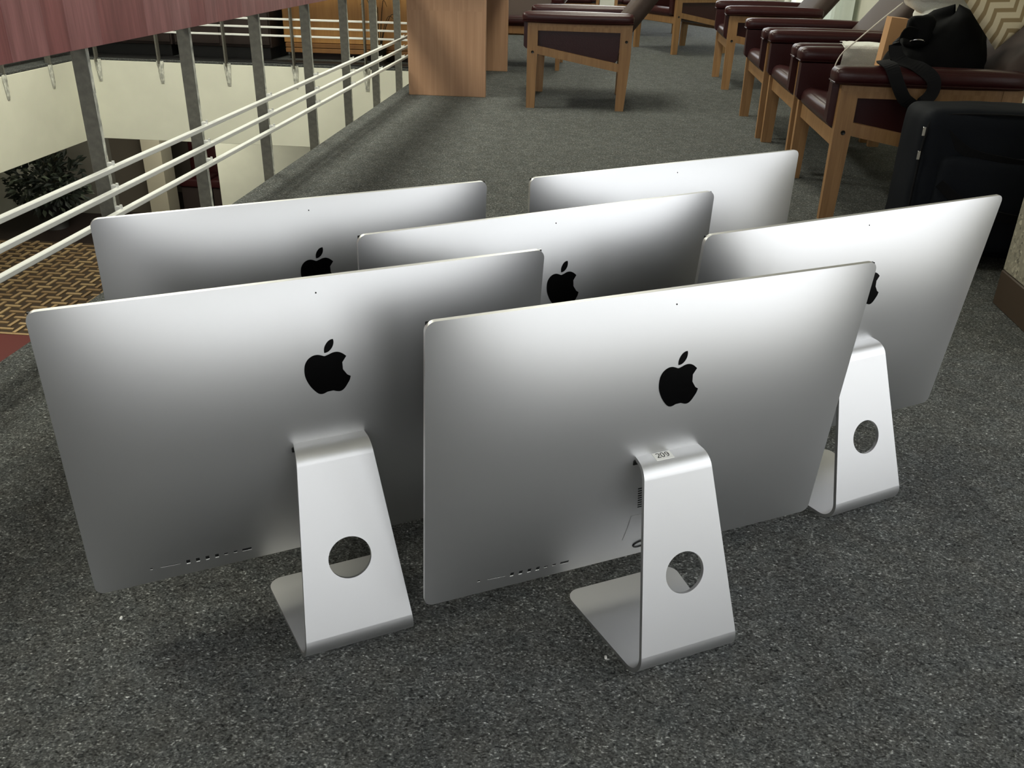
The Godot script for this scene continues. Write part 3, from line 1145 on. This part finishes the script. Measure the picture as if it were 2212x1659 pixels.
func place_computers() -> void:
	var spots := [
		["A", -0.2636, -1.0682, 24.77, 5.6, "silver computer seen from behind, stand unlabelled, beside the balustrade end of the front pair"],
		["B", 0.1927, -1.0542, 23.0, 4.7, "silver computer seen from behind with a handwritten paper label on its stand"],
		["C", 0.5623, -1.4309, 26.46, 5.57, "silver computer seen from behind standing nearest the stone column and dark suitcase"],
		["D", 0.0564, -1.3815, 28.22, 1.73, "silver computer in the middle of the group, hemmed in by the five others"],
		["E", -0.3501, -1.4304, 26.72, 3.63, "silver computer standing nearest the white railings, behind the unlabelled front one"],
		["F", 0.3099, -1.7443, 28.28, 0.49, "silver computer standing nearest the armchairs, its emblem hidden behind the others"],
	]
	var proto := make_computer()
	for k in spots.size():
		var q: Array = spots[k]
		var o: Node3D = proto
		if k > 0:
			o = proto.duplicate()
			o.name = numbered("all_in_one_computer")
			add_child(o)
		o.position = Vector3(q[1], 0.0, q[2])
		o.rotation.y = deg_to_rad(q[3])
		o.get_node("housing").rotation.x = deg_to_rad(q[4])
		mark(o, q[5], "computer", "silver computers on the carpet")
		if q[0] == "B":
			# taped paper label with a handwritten number, on the bend of the neck
			var lean := deg_to_rad(82.0)
			var fr := Transform3D(Basis(Vector3.RIGHT, -lean), Vector3(-0.012, 0.2869, 0.0525))
			var st := ns()
			bx(st, Vector3(-0.0135, -0.0075, -0.0006), Vector3(0.0135, 0.0075, 0.0004), 0.0002, fr)
			var lab := part("paper_label", st, M.paper, o)
			lab.set_meta("label", "white paper label with a handwritten number")
			var tm := TextMesh.new()
			var fo := SystemFont.new()
			fo.font_names = PackedStringArray(["Droid Sans"])
			tm.font = fo
			tm.text = "209"
			tm.font_size = 16
			tm.pixel_size = 0.00075
			tm.depth = 0.0002
			same("lettering", tm, M.ink, lab, fr * Transform3D(Basis.IDENTITY, Vector3(0, 0.001, 0.0006)))

func place_chairs() -> void:
	var proto := make_armchair()
	# [s of the near legs, t of the front legs, extra turn, label]
	var g := "maroon leather armchairs with oak frames"
	var spots := [
		[3.40, 2.18, 0.0, "maroon leather armchair with bags on it, beside the dark suitcase"],
		[4.165, 2.18, 0.0, "maroon leather armchair in the row next to the one holding bags"],
		[4.92, 2.165, 0.0, "third maroon leather armchair of the row counting from the dark suitcase"],
		[6.63, 2.17, 0.0, "maroon leather armchair standing apart beyond the row of three"],
		[8.70, 1.94, -30.0, "maroon leather armchair turned askew beyond the row, farthest from the suitcase"],
		[5.575, 0.906, 0.0, "maroon leather armchair standing alone side-on beside the laminate desk"],
		[7.32, 0.31, -90.0, "maroon leather armchair facing the computers from behind the side-on armchair"],
		[10.3, 0.55, -90.0, "maroon leather armchair facing the computers, second behind the side-on armchair"],
		[10.3, 1.40, -90.0, "maroon leather armchair before the far window, beside the askew armchair"],
	]
	for k in spots.size():
		var q: Array = spots[k]
		var o: Node3D = proto
		if k > 0:
			o = proto.duplicate()
			o.name = numbered("armchair")
			add_child(o)
		var near := at(q[0], q[1])
		var turn: float = BA - deg_to_rad(q[2])
		# the near leg stands at local (0, 0, +0.3275)
		o.rotation.y = turn
		o.position = near - Basis(Vector3.UP, turn) * Vector3(0, 0, 0.3275)
		if q[2] < -80:
			o.position = at(q[0], q[1] + 0.3275)
		mark(o, q[3], "armchair", g)

func build_desk() -> void:
	var d := thing("desk", "tan wood-grain laminate desk on two slab ends", "desk", at(6.55, 0.35), BA)
	for s in [-0.655, 0.61]:
		var st := ns()
		bx(st, Vector3(-0.245, 0, -s - 0.018), Vector3(0.245, 0.72, -s + 0.018), 0.002)
		part("slab_end", st, M.laminate, d)
	var st := ns()
	bx(st, Vector3(-0.28, 0.72, -0.75), Vector3(0.28, 0.75, 0.75), 0.004)
	part("desktop", st, M.laminate, d)
	st = ns()
	bx(st, Vector3(-0.20, 0.35, -0.592), Vector3(-0.18, 0.72, 0.637), 0.002)
	part("modesty_panel", st, M.laminate, d)

func build_luggage() -> void:
	# dark trolley bag between the column and the first armchair
	var b := thing("suitcase", "black soft trolley suitcase standing between column and armchair", "suitcase", at(2.90, 2.53), BA)
	var nz := fnl(0.05, 77, 2)
	var st := ns(true)
	puff(st, Vector3(0.02, 0.25, -0.13), Vector3(0.50, 0.44, 0.23), 0.035, Vector3(0.008, 0.01, 0.012), 20, Transform3D.IDENTITY, 0.006, nz)
	part("body", st, M.navy, b)
	st = ns(true)
	puff(st, Vector3(0.04, 0.20, -0.005), Vector3(0.42, 0.29, 0.06), 0.025, Vector3(0, 0, 0.01), 16, Transform3D.IDENTITY, 0.004, nz)
	part("front_pocket", st, M.navy, b)
	st = ns(true)
	tube(st, curve([Vector3(-0.222, 0.05, -0.022), Vector3(-0.226, 0.25, -0.018), Vector3(-0.222, 0.40, -0.022), Vector3(-0.19, 0.455, -0.026), Vector3(0, 0.465, -0.02), Vector3(0.22, 0.455, -0.026)], 8), 0.0035, 6)
	part("zipper", st, M.strap, b)
	for q in [0.42, 0.35]:
		st = ns()
		bx(st, Vector3(-0.236, q - 0.022, -0.018), Vector3(-0.228, q + 0.004, -0.012), 0.001)
		part("zip_pull", st, M.chrome, b)
	for e in [[0.41, 0.34, -0.02], [0.27, 0.19, 0.03]]:
		st = ns(true)
		var pts := curve([Vector3(-0.17, e[0], e[2]), Vector3(-0.10, e[0] - 0.05, e[2] + 0.025), Vector3(0.0, e[1], e[2] + 0.04), Vector3(0.12, e[1] - 0.01, e[2] + 0.035), Vector3(0.2, e[1] + 0.03, e[2] + 0.005)], 6)
		var ac := []
		for k in pts.size():
			ac.append(Vector3(0, 1, 0.3))
		ribbon(st, pts, ac, 0.03, 0.004)
		part("strap", st, M.strap, b)
	for x in [-0.18, 0.22]:
		st = ns(true)
		cyl(st, Vector3(x - 0.015, 0.03, -0.05), Vector3(x + 0.015, 0.03, -0.05), 0.03, 16)
		part("wheel", st, M.black, b)
		st = ns(true)
		cyl(st, Vector3(x - 0.015, 0.03, -0.21), Vector3(x + 0.015, 0.03, -0.21), 0.03, 16)
		part("wheel", st, M.black, b)
	# black shoulder bag resting on the first armchair
	var sb := thing("shoulder_bag", "black cloth shoulder bag slumped on the armchair, strap over its arm", "bag", at(3.61, 2.48, 0.375), BA)
	st = ns(true)
	var rows := []
	var nb := fnl(0.12, 31, 3)
	for i in 17:
		var v := i / 16.0
		var row := []
		for j in 32:
			var a := TAU * j / 32.0
			var rx := 0.18 * pow(1.0 - pow(v, 2.4), 0.55) + 0.008
			var rz := 0.12 * pow(1.0 - pow(v, 3.0), 0.5) + 0.006
			var wob := 1.0 + 0.12 * nb.get_noise_3d(cos(a) * 20.0, v * 30.0, sin(a) * 20.0)
			row.append(Vector3(cos(a) * rx * wob + 0.07 * v, 0.335 * v * (1.0 + 0.05 * sin(a * 2)), sin(a) * rz * wob))
		rows.append(row)
	grid(st, rows, true, true)
	part("pouch", st, M.black_cloth, sb)
	st = ns(true)
	puff(st, Vector3(-0.06, 0.265, 0.06), Vector3(0.09, 0.10, 0.07), 0.03, Vector3.ZERO, 8, Transform3D.IDENTITY, 0.02, nb)
	part("gathered_flap", st, M.black_cloth, sb)
	st = ns(true)
	var rp := []
	for k in 17:
		var a := TAU * k / 16.0
		rp.append(Vector3(-0.07 + 0.022 * cos(a), 0.235 + 0.006 * sin(a), 0.10 + 0.010 * sin(a)))
	tube(st, rp, 0.003, 6)
	part("ring", st, M.chrome, sb)
	# strap: over the arm, down outside and back up, in building coordinates turned into the bag's
	var inv := (sb.transform as Transform3D).affine_inverse()
	var path := []
	var acr := []
	for q in [[3.52, 2.40, 0.63], [3.46, 2.345, 0.64], [3.44, 2.32, 0.60], [3.415, 2.335, 0.56], [3.36, 2.385, 0.543], [3.33, 2.43, 0.51], [3.325, 2.435, 0.465], [3.325, 2.40, 0.428], [3.325, 2.355, 0.44], [3.327, 2.32, 0.49], [3.345, 2.295, 0.54], [3.40, 2.28, 0.552], [3.45, 2.30, 0.55], [3.50, 2.36, 0.53]]:
		path.append(inv * at(q[0], q[1], q[2]))
	var dense := curve(path, 6)
	for k in dense.size():
		var f := float(k) / (dense.size() - 1)
		acr.append(Vector3(1, 0.2, 0.3) if f > 0.15 else Vector3(0.4, 1, 0.3))
	st = ns(true)
	ribbon(st, dense, acr, 0.042, 0.003)
	part("strap", st, M.strap, sb)
	# zigzag cloth over the bag
	st = SurfaceTool.new()
	st.begin(Mesh.PRIMITIVE_TRIANGLES)
	st.set_smooth_group(0)
	var org := at(3.455, 2.652, 0.595)
	var ux := Basis(Vector3.UP, BA) * Vector3(0.26, 0.22, -0.10)
	var uy := Basis(Vector3.UP, BA) * Vector3(-0.15, 0.17, -0.01)
	var nn := ux.cross(uy).normalized()
	var zp := func(i: int, j: int, side: float) -> Vector3:
		var u := i / 16.0
		var v := j / 16.0
		var fat := sqrt(maxf(0.0, (1.0 - pow(2 * u - 1, 4)) * (1.0 - pow(2 * v - 1, 4))))
		return org + ux * u + uy * v + nn * (side * 0.032 * fat + 0.006 * sin(u * 9.0 + v * 4.0) * fat)
	for side in [0.0, 1.0]:
		for i in 16:
			for j in 16:
				var c4 := [[i, j], [i + 1, j], [i + 1, j + 1], [i, j + 1]]
				if side > 0: c4.reverse()
				for k in [0, 1, 2, 0, 2, 3]:
					var cc: Array = c4[k]
					st.set_uv(Vector2(cc[0] / 16.0 * 0.85, cc[1] / 16.0 * 0.7))
					st.add_vertex(zp.call(cc[0], cc[1], 1.0 - 2.0 * side))
	var zz := part("zigzag_cushion", st, M.zigzag, self)
	mark(zz, "cream cushion with beige zigzag stripes leaning beside the black bag", "cushion")
	# white towel roll
	var tw := thing("rolled_towel", "white fluffy rolled towel on the armchair behind the black bag", "towel", at(3.86, 2.59, 0.56), BA)
	st = ns(true)
	puff(st, Vector3(0.0, 0.225, 0.0), Vector3(0.32, 0.17, 0.20), 0.07, Vector3(0.01, 0.02, 0.01), 16, Transform3D.IDENTITY, 0.012, nb)
	part("roll", st, M.terry, tw)
	st = ns(true)
	puff(st, Vector3(0.0, -0.02, 0.0), Vector3(0.18, 0.33, 0.18), 0.04, Vector3.ZERO, 10, Transform3D.IDENTITY, 0.012, nb)
	part("folded_end", st, M.terry, tw)
	# paper bag
	var pb := thing("paper_bag", "tan paper bag standing under the white towel", "bag", at(3.86, 2.43, 0.37), BA)
	st = ns()
	prism(st, PackedVector2Array([Vector2(-0.05, 0), Vector2(0.03, 0), Vector2(0.035, 0.29), Vector2(-0.03, 0.295)]), -0.035, 0.035)
	part("body", st, M.tan, pb)
	# terry cloth over the far arm
	st = ns(true)
	var tr := []
	for i in 13:
		var row := []
		var f := i / 12.0
		for j in 11:
			var g := j / 10.0
			var sp := maxf(3.984, 3.90 + 0.24 * f)
			var y := 0.549 + 0.006 * nb.get_noise_2d(i * 6.0, j * 6.0)
			if f < 0.35: y -= (0.35 - f) * 0.24
			row.append(BT * Vector3(2.28 + 0.17 * g + 0.02 * f, y, -sp))
		tr.append(row)
	grid(st, tr)
	var low := []
	for row in tr:
		var r2 := []
		for p: Vector3 in row:
			r2.append(p - Vector3(0, 0.008, 0))
		low.append(r2)
	grid(st, low, true)
	var tc := part("white_cloth", st, M.terry, self)
	mark(tc, "white terry cloth draped over the armchair's inner arm", "cloth")
	# pale cord
	st = ns(true)
	var cp := []
	for q in [[3.965, 2.47, 0.71], [3.965, 2.40, 0.645], [3.965, 2.33, 0.575], [3.965, 2.27, 0.51], [3.96, 2.25, 0.43], [3.94, 2.25, 0.38]]:
		cp.append(at(q[0], q[1], q[2]))
	tube(st, curve(cp, 5), 0.0028, 6)
	var cd := part("pale_cord", st, M.cord, self)
	mark(cd, "thin pale cord hanging beside the white terry cloth", "cord")

func build_debris() -> void:
	# two crumbs of white lint
	for q in [[Vector3(-0.559, 0.0, -0.983), "white crumb of lint on the carpet beside the unlabelled computer"], [Vector3(0.1396, 0.0, -0.927), "white crumb of lint on the carpet beside the labelled computer's stand"]]:
		var st := ns(true)
		puff(st, Vector3(0, 0.002, 0), Vector3(0.004, 0.004, 0.006), 0.0018, Vector3.ZERO, 4)
		var o := part(numbered("lint"), st, M.paper, self)
		o.position = q[0]
		mark(o, q[1], "lint")
